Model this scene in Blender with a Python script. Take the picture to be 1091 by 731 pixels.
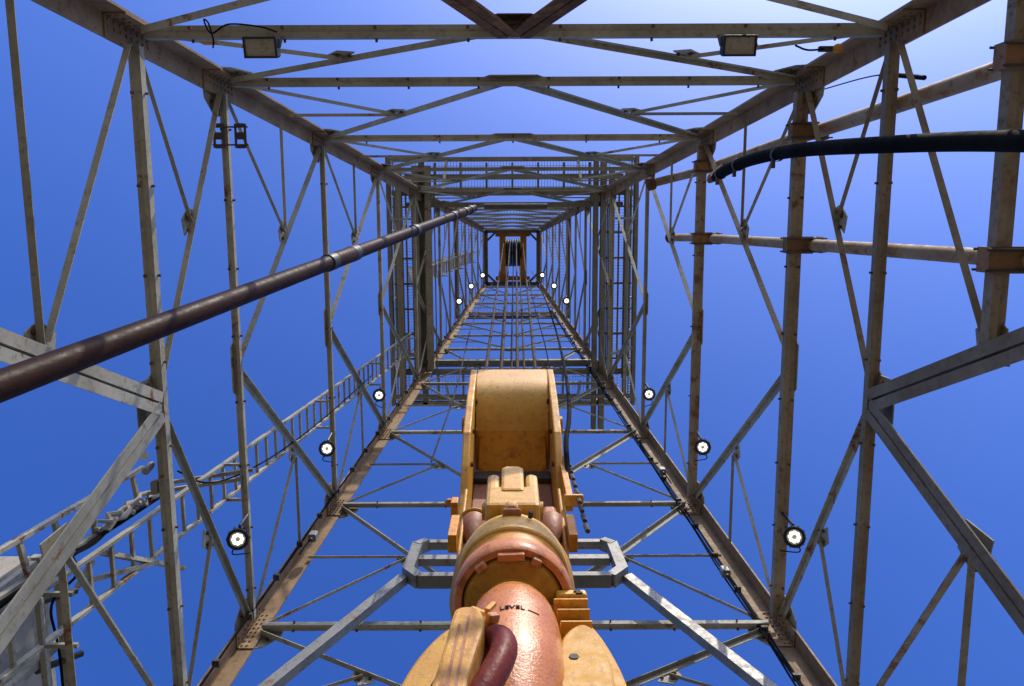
import bpy, bmesh, math, random
from mathutils import Vector as V, Matrix
random.seed(7)
for o in list(bpy.data.objects): bpy.data.objects.remove(o)
scene = bpy.context.scene
COL = scene.collection
PI = math.pi
FLOOR = -1.75

# ------------------------------------------------------------------ camera
F_PX, TILT, PAN, ROLL, CX, CY = 881.7, 0.1534, 0.0003, -0.004, -0.0363, -2.0
v = V((math.sin(PAN), math.sin(TILT)*math.cos(PAN), math.cos(TILT)*math.cos(PAN)))
r = v.cross(V((0, -1, 0))).normalized(); u = r.cross(v)
r = r*math.cos(ROLL) + u*math.sin(ROLL); u = r.cross(v)
cam_d = bpy.data.cameras.new('camera'); cam = bpy.data.objects.new('camera', cam_d); COL.objects.link(cam)
cam.matrix_world = Matrix(((r.x, u.x, -v.x, CX), (r.y, u.y, -v.y, CY), (r.z, u.z, -v.z, 0), (0, 0, 0, 1)))
cam_d.sensor_width = 36; cam_d.lens = F_PX/1091*36; cam_d.clip_end = 5000; cam_d.clip_start = .05
scene.camera = cam

# ------------------------------------------------------------------ sky, sun, exposure
SUN = V((0.26, -0.61, 0.74)).normalized()
elev = math.asin(SUN.z); azim = math.atan2(SUN.x, SUN.y)
w = bpy.data.worlds.new('World'); scene.world = w; w.use_nodes = True
nt = w.node_tree; bg = nt.nodes['Background']
sky = nt.nodes.new('ShaderNodeTexSky'); sky.sky_type = 'NISHITA'; sky.sun_disc = False
sky.sun_elevation = elev; sky.sun_rotation = azim
sky.altitude = 0; sky.air_density = 1.0; sky.dust_density = 1.7; sky.ozone_density = 5.0
gam = nt.nodes.new('ShaderNodeGamma'); gam.inputs['Gamma'].default_value = 1.4
hsv = nt.nodes.new('ShaderNodeHueSaturation'); hsv.inputs['Saturation'].default_value = 1.12; hsv.inputs['Value'].default_value = 1.1; hsv.inputs['Hue'].default_value = .511   # deep blue of the photograph
nt.links.new(sky.outputs['Color'], gam.inputs['Color']); nt.links.new(gam.outputs[0], hsv.inputs['Color']); nt.links.new(hsv.outputs[0], bg.inputs['Color']); bg.inputs['Strength'].default_value = 0.15
sd = bpy.data.lights.new('sun', 'SUN'); sd.energy = 4.6; sd.angle = math.radians(.5); sd.color = (1, .92, .78)
so = bpy.data.objects.new('sun', sd); COL.objects.link(so); so.location = SUN*60
so.rotation_euler = (-SUN).to_track_quat('-Z', 'Y').to_euler()
scene.view_settings.view_transform = 'Standard'; scene.view_settings.look = 'None'
scene.view_settings.exposure = 0.0; scene.view_settings.gamma = 1.0

# ------------------------------------------------------------------ materials
def mat(name, base, alt=None, rust=0.0, rustcol=(.15, .06, .025), rough=.55, metal=0.0, vary=.2, scale=1.0,
        bump=.12, coat=0.0, dust=None, dust_lo=.5, spec=.15, run=(.68, .95)):
    m = bpy.data.materials.new(name); m.use_nodes = True; t = m.node_tree; N = t.nodes; L = t.links
    b = N['Principled BSDF']; b.inputs['Roughness'].default_value = rough; b.inputs['Metallic'].default_value = metal; b.inputs['Specular IOR Level'].default_value = spec
    if coat: b.inputs['Coat Weight'].default_value = coat; b.inputs['Coat Roughness'].default_value = .18
    g = N.new('ShaderNodeNewGeometry'); oi = N.new('ShaderNodeObjectInfo')
    off = N.new('ShaderNodeVectorMath'); off.operation = 'MULTIPLY_ADD'
    cmb = N.new('ShaderNodeCombineXYZ'); L.new(oi.outputs['Random'], cmb.inputs['X']); L.new(oi.outputs['Random'], cmb.inputs['Z'])
    off.inputs[1].default_value = (37, 11, 53); L.new(cmb.outputs[0], off.inputs[0]); L.new(g.outputs['Position'], off.inputs[2])
    def noise(s, d, ro=.6, dist=0):
        n = N.new('ShaderNodeTexNoise'); n.inputs['Scale'].default_value = s*scale; n.inputs['Detail'].default_value = d
        n.inputs['Roughness'].default_value = ro; n.inputs['Distortion'].default_value = dist
        L.new(off.outputs[0], n.inputs['Vector']); return n
    def ramp(src, a, bb):
        q = N.new('ShaderNodeMapRange'); q.inputs['From Min'].default_value = a; q.inputs['From Max'].default_value = bb
        L.new(src, q.inputs['Value']); return q.outputs[0]
    def mix(fac, a, bb, mode='MIX'):
        q = N.new('ShaderNodeMix'); q.data_type = 'RGBA'; q.blend_type = mode
        if isinstance(fac, (int, float)): q.inputs['Factor'].default_value = fac
        else: L.new(fac, q.inputs['Factor'])
        for s, val in ((q.inputs['A'], a), (q.inputs['B'], bb)):
            if isinstance(val, tuple): s.default_value = (*val, 1)
            else: L.new(val, s)
        return q.outputs['Result']
    alt = alt or tuple(c*.7 for c in base)
    c = mix(ramp(noise(1.7, 6).outputs[0], .35, .68), base, alt)
    c = mix(ramp(noise(14, 5, .7).outputs[0], .52, .75), c, tuple(x*.62 for x in alt))
    if dust: c = mix(ramp(noise(3.1, 6, .65, .6).outputs[0], dust_lo, dust_lo+.16), c, dust)
    if rust:
        nr = noise(4.5, 8, .72, .4)
        rv = N.new('ShaderNodeMath'); rv.operation = 'MULTIPLY_ADD'; L.new(oi.outputs['Random'], rv.inputs[0]); rv.inputs[1].default_value = .16; L.new(nr.outputs[0], rv.inputs[2])
        c = mix(ramp(rv.outputs[0], .73-rust*.2, .80-rust*.2), c, rustcol)
        rn = N.new('ShaderNodeVectorMath'); rn.operation = 'MULTIPLY'; rn.inputs[1].default_value = (1.2, 1.2, .12); L.new(off.outputs[0], rn.inputs[0])
        ns = noise(9, 4); L.new(rn.outputs[0], ns.inputs['Vector'])
        c = mix(ramp(ns.outputs[0], *run), c, tuple(.7*p_+.3*q_ for p_, q_ in zip(rustcol, alt)))
    hv = N.new('ShaderNodeHueSaturation'); L.new(c, hv.inputs['Color'])
    q = N.new('ShaderNodeMapRange'); q.inputs['To Min'].default_value = 1-vary; q.inputs['To Max'].default_value = 1+vary
    L.new(oi.outputs['Random'], q.inputs['Value']); L.new(q.outputs[0], hv.inputs['Value'])
    L.new(hv.outputs[0], b.inputs['Base Color'])
    rr = ramp(noise(9, 5).outputs[0], .3, .7); rm = N.new('ShaderNodeMapRange')
    rm.inputs['To Min'].default_value = max(.04, rough-.12); rm.inputs['To Max'].default_value = min(1, rough+.15)
    L.new(rr, rm.inputs['Value']); L.new(rm.outputs[0], b.inputs['Roughness'])
    bp = N.new('ShaderNodeBump'); bp.inputs['Strength'].default_value = bump; bp.inputs['Distance'].default_value = .01
    L.new(noise(38, 4).outputs[0], bp.inputs['Height']); L.new(bp.outputs[0], b.inputs['Normal'])
    return m
def emit(name, col, st):
    m = bpy.data.materials.new(name); m.use_nodes = True; b = m.node_tree.nodes['Principled BSDF']
    b.inputs['Base Color'].default_value = (*col, 1); b.inputs['Emission Color'].default_value = (*col, 1); b.inputs['Emission Strength'].default_value = st
    return m
M = dict(
    steel=mat('weathered_grey_steel', (.30, .28, .215), (.205, .187, .137), rust=.13, rough=.68),
    steel_r=mat('rust_stained_steel', (.245, .205, .145), (.175, .13, .08), rust=.38, rustcol=(.14, .065, .03), rough=.7),
    leg=mat('leg_steel', (.27, .18, .10), (.16, .10, .052), rust=.25, rough=.68),
    steel_g=mat('grey_green_steel', (.205, .195, .15), (.145, .135, .10), rust=.1, rough=.7),
    rusty=mat('rusty_steel', (.13, .068, .034), (.075, .038, .02), rust=.5, rustcol=(.18, .09, .04), rough=.8, spec=.05),
    galv=mat('galvanised_steel', (.185, .18, .16), (.13, .125, .11), rust=.08, rough=.5, metal=.15, spec=.3),
    grate=mat('grating_steel', (.30, .29, .28), (.22, .21, .2), rough=.6),
    dark=mat('dark_steel', (.07, .06, .05), (.045, .04, .035), rust=.2, rough=.6),
    pipe=mat('brown_pipe', (.045, .021, .012), (.03, .015, .009), rust=.1, rustcol=(.05, .03, .022), rough=.45, metal=.0, coat=.0, bump=.3, spec=.03),
    pipe_sp=mat('peeling_pipe', (.30, .235, .15), (.22, .14, .075), rust=.42, rustcol=(.2, .085, .03), rough=.7),
    rubber=mat('black_rubber', (.005, .005, .005), (.009, .009, .008), rough=.8, spec=.03),
    rope=mat('wire_rope', (.035, .024, .017), (.02, .015, .012), rough=.8, metal=.0, spec=.1, bump=.5),
    yellow=mat('yellow_paint', (.47, .235, .016), (.39, .175, .012), scale=1.8, rust=.22, rustcol=(.3, .11, .03), run=(.57, .78), spec=.3, rough=.55, bump=.2, dust=(.49, .27, .035), dust_lo=.54),
    orange=mat('orange_paint', (.52, .225, .012), (.43, .165, .012), rust=.2, rustcol=(.22, .07, .02), run=(.58, .8), spec=.3, rough=.5, bump=.15),
    beige=mat('pale_ochre_paint', (.60, .335, .058), (.52, .255, .033), rust=.2, rustcol=(.36, .15, .04), run=(.66, .9), spec=.3, scale=1.6, rough=.4, bump=.25),  # paler ochre than the yellow and orange parts
    copper=mat('copper_brown_enamel', (.62, .225, .045), (.55, .17, .03), rust=.12, rustcol=(.46, .11, .05), rough=.26, coat=.25, bump=.4, scale=2.2, spec=.4),
    redbrown=mat('red_brown_recess', (.30, .115, .045), (.22, .075, .03), rust=.3, rustcol=(.12, .045, .02), rough=.55, bump=.25, spec=.3),  # deep red-brown, recess shade partly put into the colour
    latchm=mat('weathered_brown_paint', (.50, .27, .055), (.38, .175, .03), rust=.3, rustcol=(.24, .09, .03), run=(.5, .7), rough=.55, bump=.45, spec=.2),
    crownm=mat('dull_orange_paint', (.34, .15, .025), (.25, .10, .02), rust=.3, rustcol=(.12, .04, .015), rough=.6),
    clampm=mat('rust_brown_clamp', (.24, .135, .065), (.15, .08, .04), rust=.4, rustcol=(.1, .045, .02), rough=.7),
    pink=mat('red_primer', (.50, .21, .10), (.44, .155, .05), rust=.25, rustcol=(.27, .09, .035), rough=.45, coat=.12, bump=.3),
    maroon=mat('maroon_paint', (.17, .032, .02), (.12, .022, .016), rough=.42, spec=.08, bump=.35, vary=0),
    ink=mat('dark_engraving', (.05, .02, .012), rough=.8, vary=0),
    black=mat('black_housing', (.018, .018, .018), (.03, .03, .028), rough=.45),
    glass=mat('dusty_lamp_glass', (.30, .27, .20), (.22, .2, .14), rough=.15, coat=.6),
    white=mat('white_plastic', (.75, .75, .72), rough=.4),
    panel=mat('grey_panel', (.30, .27, .21), (.22, .195, .15), rust=.14, rough=.7, scale=.6),
    floor=mat('deck_steel', (.14, .125, .10), (.095, .085, .065), rust=.2, rough=.7),
    ground=mat('pale_ground', (.215, .19, .145), (.17, .15, .115), rough=.9, scale=.05),
    led=emit('led_emitter', (1.0, .97, .86), 2.6), ledring=emit('led_lens', (.5, .49, .44), .12),
)

# ------------------------------------------------------------------ builders
class MB:
    """collects prisms, tubes and lathes in world coordinates, then links one mesh object"""
    def __init__(s): s.v = []; s.f = []; s.sm = []
    def add(s, vs, fs, smooth=False):
        n = len(s.v); s.v += [tuple(x) for x in vs]
        for f in fs: s.f.append(tuple(i+n for i in f)); s.sm.append(smooth)
        return s
    def prism(s, A, B, polys, ud, vd):
        A, B = V(A), V(B)
        for p in polys:
            k = len(p)
            vs = [A+ud*a+vd*b for a, b in p]+[B+ud*a+vd*b for a, b in p]
            fs = [tuple(range(k))[::-1], tuple(range(k, 2*k))]+[(i, (i+1) % k, (i+1) % k+k, i+k) for i in range(k)]
            s.add(vs, fs)
        return s
    def box(s, c, d, ex=V((1, 0, 0)), ey=V((0, 1, 0)), ez=V((0, 0, 1)), bev=0):
        c = V(c); hx, hy, hz = d[0]/2, d[1]/2, d[2]/2
        if bev:
            p = [(-hx+bev, -hy), (hx-bev, -hy), (hx, -hy+bev), (hx, hy-bev), (hx-bev, hy), (-hx+bev, hy), (-hx, hy-bev), (-hx, -hy+bev)]
        else: p = [(-hx, -hy), (hx, -hy), (hx, hy), (-hx, hy)]
        return s.prism(c-ez*hz, c+ez*hz, [p], ex, ey)
    def tube(s, pts, rad, n=12, cap=True):
        pts = [V(p) for p in pts]; m = len(pts); rads = rad if isinstance(rad, (list, tuple)) else [rad]*m
        vs = []; prev = None
        for i, p in enumerate(pts):
            t = (pts[min(i+1, m-1)]-pts[max(i-1, 0)]).normalized()
            if prev is None:
                a = V((0, 0, 1)) if abs(t.z) < .9 else V((1, 0, 0)); e1 = t.cross(a).normalized()
            else: e1 = (prev-t*prev.dot(t)).normalized()
            prev = e1; e2 = t.cross(e1)
            vs += [p+(e1*math.cos(2*PI*j/n)+e2*math.sin(2*PI*j/n))*rads[i] for j in range(n)]
        fs = [(i*n+j, i*n+(j+1) % n, (i+1)*n+(j+1) % n, (i+1)*n+j) for i in range(m-1) for j in range(n)]
        s.add(vs, fs, True)
        if cap: s.add([vs[j] for j in range(n)], [tuple(range(n))[::-1]]); s.add([vs[(m-1)*n+j] for j in range(n)], [tuple(range(n))])
        return s
    def lathe(s, c, prof, ax=V((0, 0, 1)), n=48, smooth=True, sx=1, sy=1):
        c = V(c); a = V((1, 0, 0)) if abs(ax.x) < .9 else V((0, 1, 0))
        e1 = (a-ax*a.dot(ax)).normalized(); e2 = ax.cross(e1)
        vs = [c+ax*z+(e1*math.cos(2*PI*j/n)*sx+e2*math.sin(2*PI*j/n)*sy)*rr for rr, z in prof for j in range(n)]
        m = len(prof)
        fs = [(i*n+j, i*n+(j+1) % n, (i+1)*n+(j+1) % n, (i+1)*n+j) for i in range(m-1) for j in range(n)]
        return s.add(vs, fs, smooth)
    def build(s, name, m, parent=None, kind=None, sharp=35, bevel=0):
        me = bpy.data.meshes.new(name)
        loc = WORLD.get(parent.name, V((0, 0, 0))) if parent else None
        if parent is None:
            loc = sum((V(p) for p in s.v), V((0, 0, 0)))/len(s.v); org = loc
            me.from_pydata([tuple(V(p)-loc) for p in s.v], [], s.f)
        else:
            org = V((0, 0, 0))
            for p in s.v: org += V(p)
            org /= len(s.v)
            me.from_pydata([tuple(V(p)-org) for p in s.v], [], s.f)
        b = bmesh.new(); b.from_mesh(me); bmesh.ops.recalc_face_normals(b, faces=b.faces); b.to_mesh(me); b.free()
        me.polygons.foreach_set('use_smooth', s.sm)
        me.materials.append(M[m] if isinstance(m, str) else m)
        o = bpy.data.objects.new(name, me); COL.objects.link(o)
        if parent: o.parent = parent; o.location = org-loc
        else: o.location = loc
        WORLD[o.name] = org
        if any(s.sm): me.set_sharp_from_angle(angle=math.radians(sharp))
        if bevel:
            bv = o.modifiers.new('bevel', 'BEVEL'); bv.width = bevel; bv.segments = 2; bv.limit_method = 'ANGLE'; bv.angle_limit = math.radians(35)
        if kind: o['kind'] = kind
        return o
WORLD = {}
def thing(name, loc, label, cat, group=None):
    o = bpy.data.objects.new(name, None); COL.objects.link(o); o.location = loc; o.empty_display_size = .2
    WORLD[o.name] = V(loc); tag(o, label, cat, group); return o
def tag(o, label, cat, group=None):
    o['label'] = label; o['category'] = cat
    if group: o['group'] = group
    return o
def ell(a, t, b=None):           # angle section, heel at origin: horizontal leg along v, vertical leg along u
    b = b or a
    return [(0, 0), (0, a), (t, a), (t, t), (b, t), (b, 0)]
def frame_dirs(A, B, inward):
    ax = (B-A).normalized(); vd = (inward-ax*inward.dot(ax)).normalized(); ud = vd.cross(ax)
    if ud.z < 0: ud = -ud
    return ud, vd
def box_between(mb, A, B, wu, wv, inward=V((0, 0, 1))):
    A, B = V(A), V(B); ax = (B-A).normalized()
    if abs(ax.dot(inward)) > .95: inward = V((1, 0, 0))
    ud, vd = frame_dirs(A, B, inward)
    return mb.prism(A, B, [[(-wu/2, -wv/2), (wu/2, -wv/2), (wu/2, wv/2), (-wu/2, wv/2)]], ud, vd)
def bolts_on(mb, pts, n, rad=.016, h=.014):
    n = n.normalized(); a = V((0, 0, 1)) if abs(n.z) < .8 else V((1, 0, 0)); e1 = n.cross(a).normalized(); e2 = n.cross(e1)
    for p in pts:
        p = V(p); hx = [p+(e1*math.cos(k*PI/3)+e2*math.sin(k*PI/3))*rad for k in range(6)]
        mb.add(hx+[q+n*h for q in hx], [tuple(range(6, 12))]+[(i, (i+1) % 6, (i+1) % 6+6, i+6) for i in range(6)])
def bez(pts, n=8):               # Catmull-Rom through points
    P = [V(p) for p in pts]; P = [P[0]*2-P[1]]+P+[P[-1]*2-P[-2]]; out = []
    for i in range(1, len(P)-2):
        for k in range(n):
            t = k/n; a, b, c, d = P[i-1:i+3]
            out.append(.5*((2*b)+(c-a)*t+(2*a-5*b+4*c-d)*t*t+(3*b-a-3*c+d)*t**3))
    return out+[P[-2]]

# ------------------------------------------------------------------ ground and drill floor
fl = MB().box((0, 0, FLOOR-.1), (15, 15, .2)).build('drill_floor', 'floor'); fl['kind'] = 'structure'
gr = MB().add([(-2500, -2500, -9), (2500, -2500, -9), (2500, 2500, -9), (-2500, 2500, -9)], [(0, 1, 2, 3)]).build('ground', 'ground'); gr['kind'] = 'structure'
sub = thing('substructure', (0, 0, -9), 'steel substructure of columns carrying the drill floor below the derrick', 'substructure')
for x in (-7, 0, 7):
    for y in (-7, 0, 7): box_between(MB(), (x, y, -9), (x, y, FLOOR-.2), .4, .4).build('column', 'steel', sub)

# ------------------------------------------------------------------ derrick
W0, K = 4.57, 0.083
hw = lambda z: W0-K*z
SET = .075            # legs stand this far outside the girt centre planes
Z = {1: 8.70, 2: 10.79, 3: 14.79, 4: 18.78, 5: 22.78, 6: 26.78, 6.5: 28.78, 7: 30.78, 7.5: 32.78, 8: 34.77, 8.5: 36.77, 9: 38.9}
LEV = sorted(Z)
derrick = thing('derrick', (0, 0, FLOOR), 'tall tapering grey steel lattice derrick of bolted angles seen from inside', 'derrick')
NRM = {'L': V((-1, 0, 0)), 'R': V((1, 0, 0)), 'T': V((0, -1, 0)), 'B': V((0, 1, 0))}
TAN = {'L': V((0, 1, 0)), 'R': V((0, 1, 0)), 'T': V((1, 0, 0)), 'B': V((1, 0, 0))}
def wp(s, uu, z, d=0): return TAN[s]*uu+NRM[s]*(hw(z)+SET-d)+V((0, 0, z))
# legs: rolled angles with the heel outward, flanges lying in the two walls
LEGW, LEGT = .27, .028
for sx in (-1, 1):
    for sy in (-1, 1):
        def ring(z, a, t, o=0.0):
            x, y = sx*(hw(z)+SET), sy*(hw(z)+SET)
            p = [(-o, -o), (a, -o), (a, t), (t, t), (t, a), (-o, a)]
            return [V((x-sx*q, y-sy*e, z)) for q, e in p]
        mb = MB(); segs = [(FLOOR, 39.6)]
        for z0, z1 in segs:
            A = ring(z0, LEGW, LEGT); B = ring(z1, LEGW*.75, LEGT*.8)
            mb.add(A+B, [tuple(range(6)), tuple(range(6, 12))]+[(i, (i+1) % 6, (i+1) % 6+6, i+6) for i in range(6)])
        leg = mb.build('leg', 'leg', derrick)
        for n in LEV[:7]:        # bolted splice angles inside the leg at every level
            z = Z[n]; hh = .42 if n < 3 else .34
            for dz, nm in ((0, 'splice_plate'),):
                def pl(axis):
                    a0, a1, t0, t1 = .045, LEGW-.015, LEGT+.002, LEGT+.018
                    out = []
                    for zz in (z-hh, z+hh):
                        x, y = sx*(hw(zz)+SET), sy*(hw(zz)+SET)
                        for q, e in ((a0, t0), (a1, t0), (a1, t1), (a0, t1)):
                            if axis: q, e = e, q
                            out.append(V((x-sx*q, y-sy*e, zz)))
                    return out
                for axis in (0, 1):
                    vv = pl(axis)
                    sp = MB().add(vv, [(0, 1, 2, 3), (7, 6, 5, 4), (0, 1, 5, 4), (1, 2, 6, 5), (2, 3, 7, 6), (3, 0, 4, 7)]).build(nm, 'leg', leg)
                    if n <= 4:
                        bm_ = MB(); nn = V((0, -sy, 0)) if not axis else V((-sx, 0, 0))
                        for k in range(8):
                            zz = z-hh+hh*2*(k+.5)/8
                            for e in (.085, .15):
                                q, f = (e, LEGT+.018) if not axis else (LEGT+.018, e)
                                bolts_on(bm_, [V((sx*(hw(zz)+SET-q), sy*(hw(zz)+SET-f), zz))], nn, .017, .016)
                        bm_.build('bolts', 'leg', derrick, kind='stuff')
def girt_profile(b, h=None, t=.012, gap=.02):
    h = h or b*.85
    inner = [(0, b/2+gap/2), (t, b/2+gap/2), (t, b-t), (h, b-t), (h, b), (0, b)]
    o = t+.03
    outer = [(o, 0), (h+o, 0), (h+o, t), (t+o, t), (t+o, b/2+gap*2), (o, b/2+gap*2)]
    return [inner, outer]
GS = {('L', 1): .135, ('R', 1): .13, ('T', 1): .13, ('B', 1): .13, ('L', 2): .10, ('R', 2): .165, ('T', 2): .11, ('B', 2): .11,
      ('L', 3): .095, ('R', 3): .16, ('T', 3): .11, ('B', 3): .095}
for n in LEV:
    z = Z[n]
    for s in 'LRTB':
        b = GS.get((s, n), .085 if n <= 6 else .07); hlf = hw(z)+SET-(.225 if n <= 4 else .18)
        d0 = .035
        A, B = wp(s, -hlf, z-b*.4, d0), wp(s, hlf, z-b*.4, d0)
        m = 'steel_r' if s == 'R' and n <= 3 else 'steel'
        g = MB().prism(A, B, girt_profile(b), V((0, 0, 1)), -NRM[s]).build('girt', m, derrick)
        if n <= 3:
            bm_ = MB(); k = int(2*hlf/(.85 if n < 3 else 1.1))
            for i in range(k):
                uu = -hlf+(i+.5)*2*hlf/k
                bolts_on(bm_, [wp(s, uu, z-b*.4-.001, d0+b*.27)], V((0, 0, -1)), .02, .02)
                bolts_on(bm_, [wp(s, uu, z+b*.1, d0+b-.001)], -NRM[s], .014, .03)
            bm_.build('bolts', 'rusty', g, kind='stuff')
def angle_member(name, s, u0, z0, u1, z1, a, t=.01, d=.052, m='steel', flip=False):
    A, B = wp(s, u0, z0, d), wp(s, u1, z1, d)
    ud, vd = frame_dirs(A, B, -NRM[s])
    if flip: ud = -ud
    p = [(e-a/2, f) for e, f in ell(a*.8, t, a)]
    return MB().prism(A, B, [p], ud, vd).build(name, m, derrick)
def gusset(s, pts, d, bolt_pts=(), m='steel'):
    P0 = [wp(s, a, b, d) for a, b in pts]; P1 = [wp(s, a, b, d+.014) for a, b in pts]; k = len(pts)
    g = MB().add(P0+P1, [tuple(range(k)), tuple(range(k, 2*k))]+[(i, (i+1) % k, (i+1) % k+k, i+k) for i in range(k)]).build('gusset_plate', m, derrick)
    if bolt_pts:
        bm_ = MB(); bolts_on(bm_, [wp(s, a, b, d+.014) for a, b in bolt_pts], -NRM[s], .02, .03); bm_.build('bolts', 'rusty', g, kind='stuff')
for s in 'LRTB':
    for i in range(len(LEV)-1):
        n0, n1 = LEV[i], LEV[i+1]; z0, z1 = Z[n0], Z[n1]; w0, w1 = hw(z0), hw(z1)
        da = .10 if n0 <= 3 else (.085 if n0 < 6 else .065)
        if n0 == 1: da = .085
        for sg in (-1, 1):
            ue = sg*(w1+SET-.25); us = sg*.05
            m = 'steel_r' if (s == 'R' and n0 <= 2 and sg < 0) else 'steel'
            angle_member('diagonal_brace', s, us, z0+.02, ue, z1-.08, da, m=m, flip=(sg > 0))
            zm = (z0+z1)/2; um = sg*w1*.53
            if n0 >= 6: angle_member('strut', s, sg*(hw(zm)+SET-.22), zm+.02, um+sg*.03, zm+.02, .04, .008, d=.068, m=m)
            if n0 <= 5:
                angle_member('sub_brace', s, sg*(w0+SET-.24), z0+.1, um, zm-.02, .058 if n0 <= 3 else .05, .008, d=.066, m=m)
                gusset(s, [(um-sg*.17, zm-.12), (um+sg*.02, zm-.17), (um+sg*.16, zm+.0), (um+sg*.12, zm+.12), (um-sg*.05, zm+.06)], .036,
                       [(um-sg*.1, zm-.06), (um+sg*.03, zm-.08), (um+sg*.08, zm+.03)] if n0 <= 3 else ())
                if n0 >= 2: angle_member('strut', s, sg*(hw(zm)+SET-.22), zm+.02, um+sg*.03, zm+.02, .055 if n0 <= 3 else .045, .008, d=.068, m=m)
            # corner gusset
            if n1 <= 6:
                c = sg*(w1-.10); q = .32 if n1 <= 3 else .26
                gusset(s, [(c+sg*.06, z1+q*.9), (c+sg*.06, z1-q*1.15), (c-sg*q*.45, z1-q*1.0), (c-sg*q, z1-q*.25), (c-sg*q, z1+q*.25), (c-sg*q*.35, z1+q*.85)], -.016,
                       [(c-sg*q*.75, z1-q*.28), (c-sg*q*.5, z1-q*.55), (c-sg*q*.3, z1+q*.55)] if n1 <= 4 else ())
        # mid-girt gusset where the two diagonals meet
        if n0 <= 6:
            q = .3 if n0 <= 3 else .22
            gusset(s, [(-q, z0-.06), (q, z0-.06), (q*1.5, z0+q*.5), (q*1.2, z0+q*.75), (0, z0+q*.45), (-q*1.2, z0+q*.75), (-q*1.5, z0+q*.5)], .0195,
                   [(-q*1.2, z0+q*.5), (-q*.9, z0+q*.35), (q*1.2, z0+q*.5), (q*.9, z0+q*.35)] if n0 <= 4 else ())
    # lower panel: the heavy twin-angle diagonals from the first girt's middle down to the floor corners
    z1 = Z[1]; m = {'T': 'rusty', 'R': 'steel_r'}.get(s, 'steel')
    for sg in (-1, 1):
        A, B = wp(s, sg*.04, z1-.14, .10), wp(s, sg*(hw(FLOOR)-.25), FLOOR+.1, .04)
        ud, vd = frame_dirs(A, B, -NRM[s]); aa = .112
        tp = [[(.013, 0), (.013+aa, 0), (.013+aa, .012), (.025, .012), (.025, aa*.9), (.013, aa*.9)],
              [(-.013, 0), (-.013, aa*.9), (-.025, aa*.9), (-.025, .012), (-.013-aa, .012), (-.013-aa, 0)]]
        tp = [[(e, aa*.9-f) for e, f in q] for q in tp]      # flanges face the well, webs point out
        MB().prism(A, B, tp, ud, vd).build('diagonal_brace', m, derrick)
        zn = 6.85; un = sg*(.10+(z1-.22-zn)*((hw(FLOOR)-.35)/(z1-FLOOR-.3)))
        angle_member('sub_brace', s, sg*(hw(z1)+SET-.25), z1-.1, un+sg*.14, zn+.1, .085, .01, d=.07, m=m if s != 'T' else 'steel')
        big = (s == 'R' and sg < 0)
        if big:
            b = .155; A, B = wp(s, un-.05, zn-.08, .02), wp(s, sg*(hw(zn)-.04), zn-.08, .02)
            MB().prism(A, B, girt_profile(b), V((0, 0, 1)), -NRM[s]).build('strut', 'steel_r', derrick)
        else: angle_member('strut', s, sg*(hw(zn)+SET-.24), zn+.02, un+sg*.1, zn+.02, .085, .01, d=.075, m='steel')
        gusset(s, [(un-sg*.05, zn-.16), (un+sg*.26, zn-.1), (un+sg*.34, zn+.08), (un+sg*.2, zn+.3), (un-sg*.1, zn+.22)], .03,
               [(un+sg*.22, zn+.1), (un+sg*.2, zn+.18), (un+sg*.25, zn-.02)])
    gusset(s, [(-.30, z1-.22), (-.16, z1-.34), (.16, z1-.34), (.30, z1-.22), (.30, z1+.02), (-.30, z1+.02)], .03,
           [(x, z1-.12+dz) for x in (-.24, -.12, .12, .24) for dz in (0, -.08)], m='rusty' if s == 'T' else 'steel')
for sx in (-1, 1):
    for sy in (-1, 1): MB().box((sx*(hw(FLOOR)-.1), sy*(hw(FLOOR)-.1), FLOOR+.02), (.6, .6, .04)).build('base_plate', 'steel', derrick)
# crown frame at the top of the legs
zt = 39.6; ht = hw(zt)
for s in 'LRTB':
    A, B = wp(s, -ht, zt, .0), wp(s, ht, zt, .0); MB().prism(A, B, girt_profile(.2, .25), V((0, 0, 1)), -NRM[s]).build('crown_frame_beam', 'dark', derrick)
for sx in (-1, 1):
    for sy in (-1, 1): box_between(MB(), (sx*(ht-.08), sy*(ht-.5), zt+.05), (sx*(ht-.5), sy*(ht-.08), zt+.05), .1, .08).build('corner_brace', 'dark', derrick)

# ------------------------------------------------------------------ crown block
crown = thing('crown_block', (0, 0, zt+.2), 'orange-framed crown block with black sheaves at the top of the derrick', 'crown block')
for x in (-.46, .54): box_between(MB(), (x, -1.25, zt+.4), (x, 1.25, zt+.4), .3, .2).build('support_beam', 'crownm', crown)
for y in (-1.08, 1.02): box_between(MB(), (-.8, y, zt+.45), (.85, y, zt+.45), .2, .16).build('cross_beam', 'crownm', crown)
def sheave(c, rad, th, parent, m='dark'):
    p = [(.06, -th/2), (rad*.85, -th/2*.7), (rad, -th/2), (rad*.93, 0), (rad, th/2), (rad*.85, th/2*.7), (.06, th/2)]
    return MB().lathe(c, p, V((1, 0, 0)), 28).build('sheave', m, parent)
CSX = [-.30+.1133*i for i in range(7)]
for x in CSX: sheave((x+.03, -.18, zt+.9), .68, .108, crown, 'black')
MB().tube([(-.6, -.18, zt+.9), (.68, -.18, zt+.9)], .07, 14).build('axle', 'dark', crown)

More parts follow.
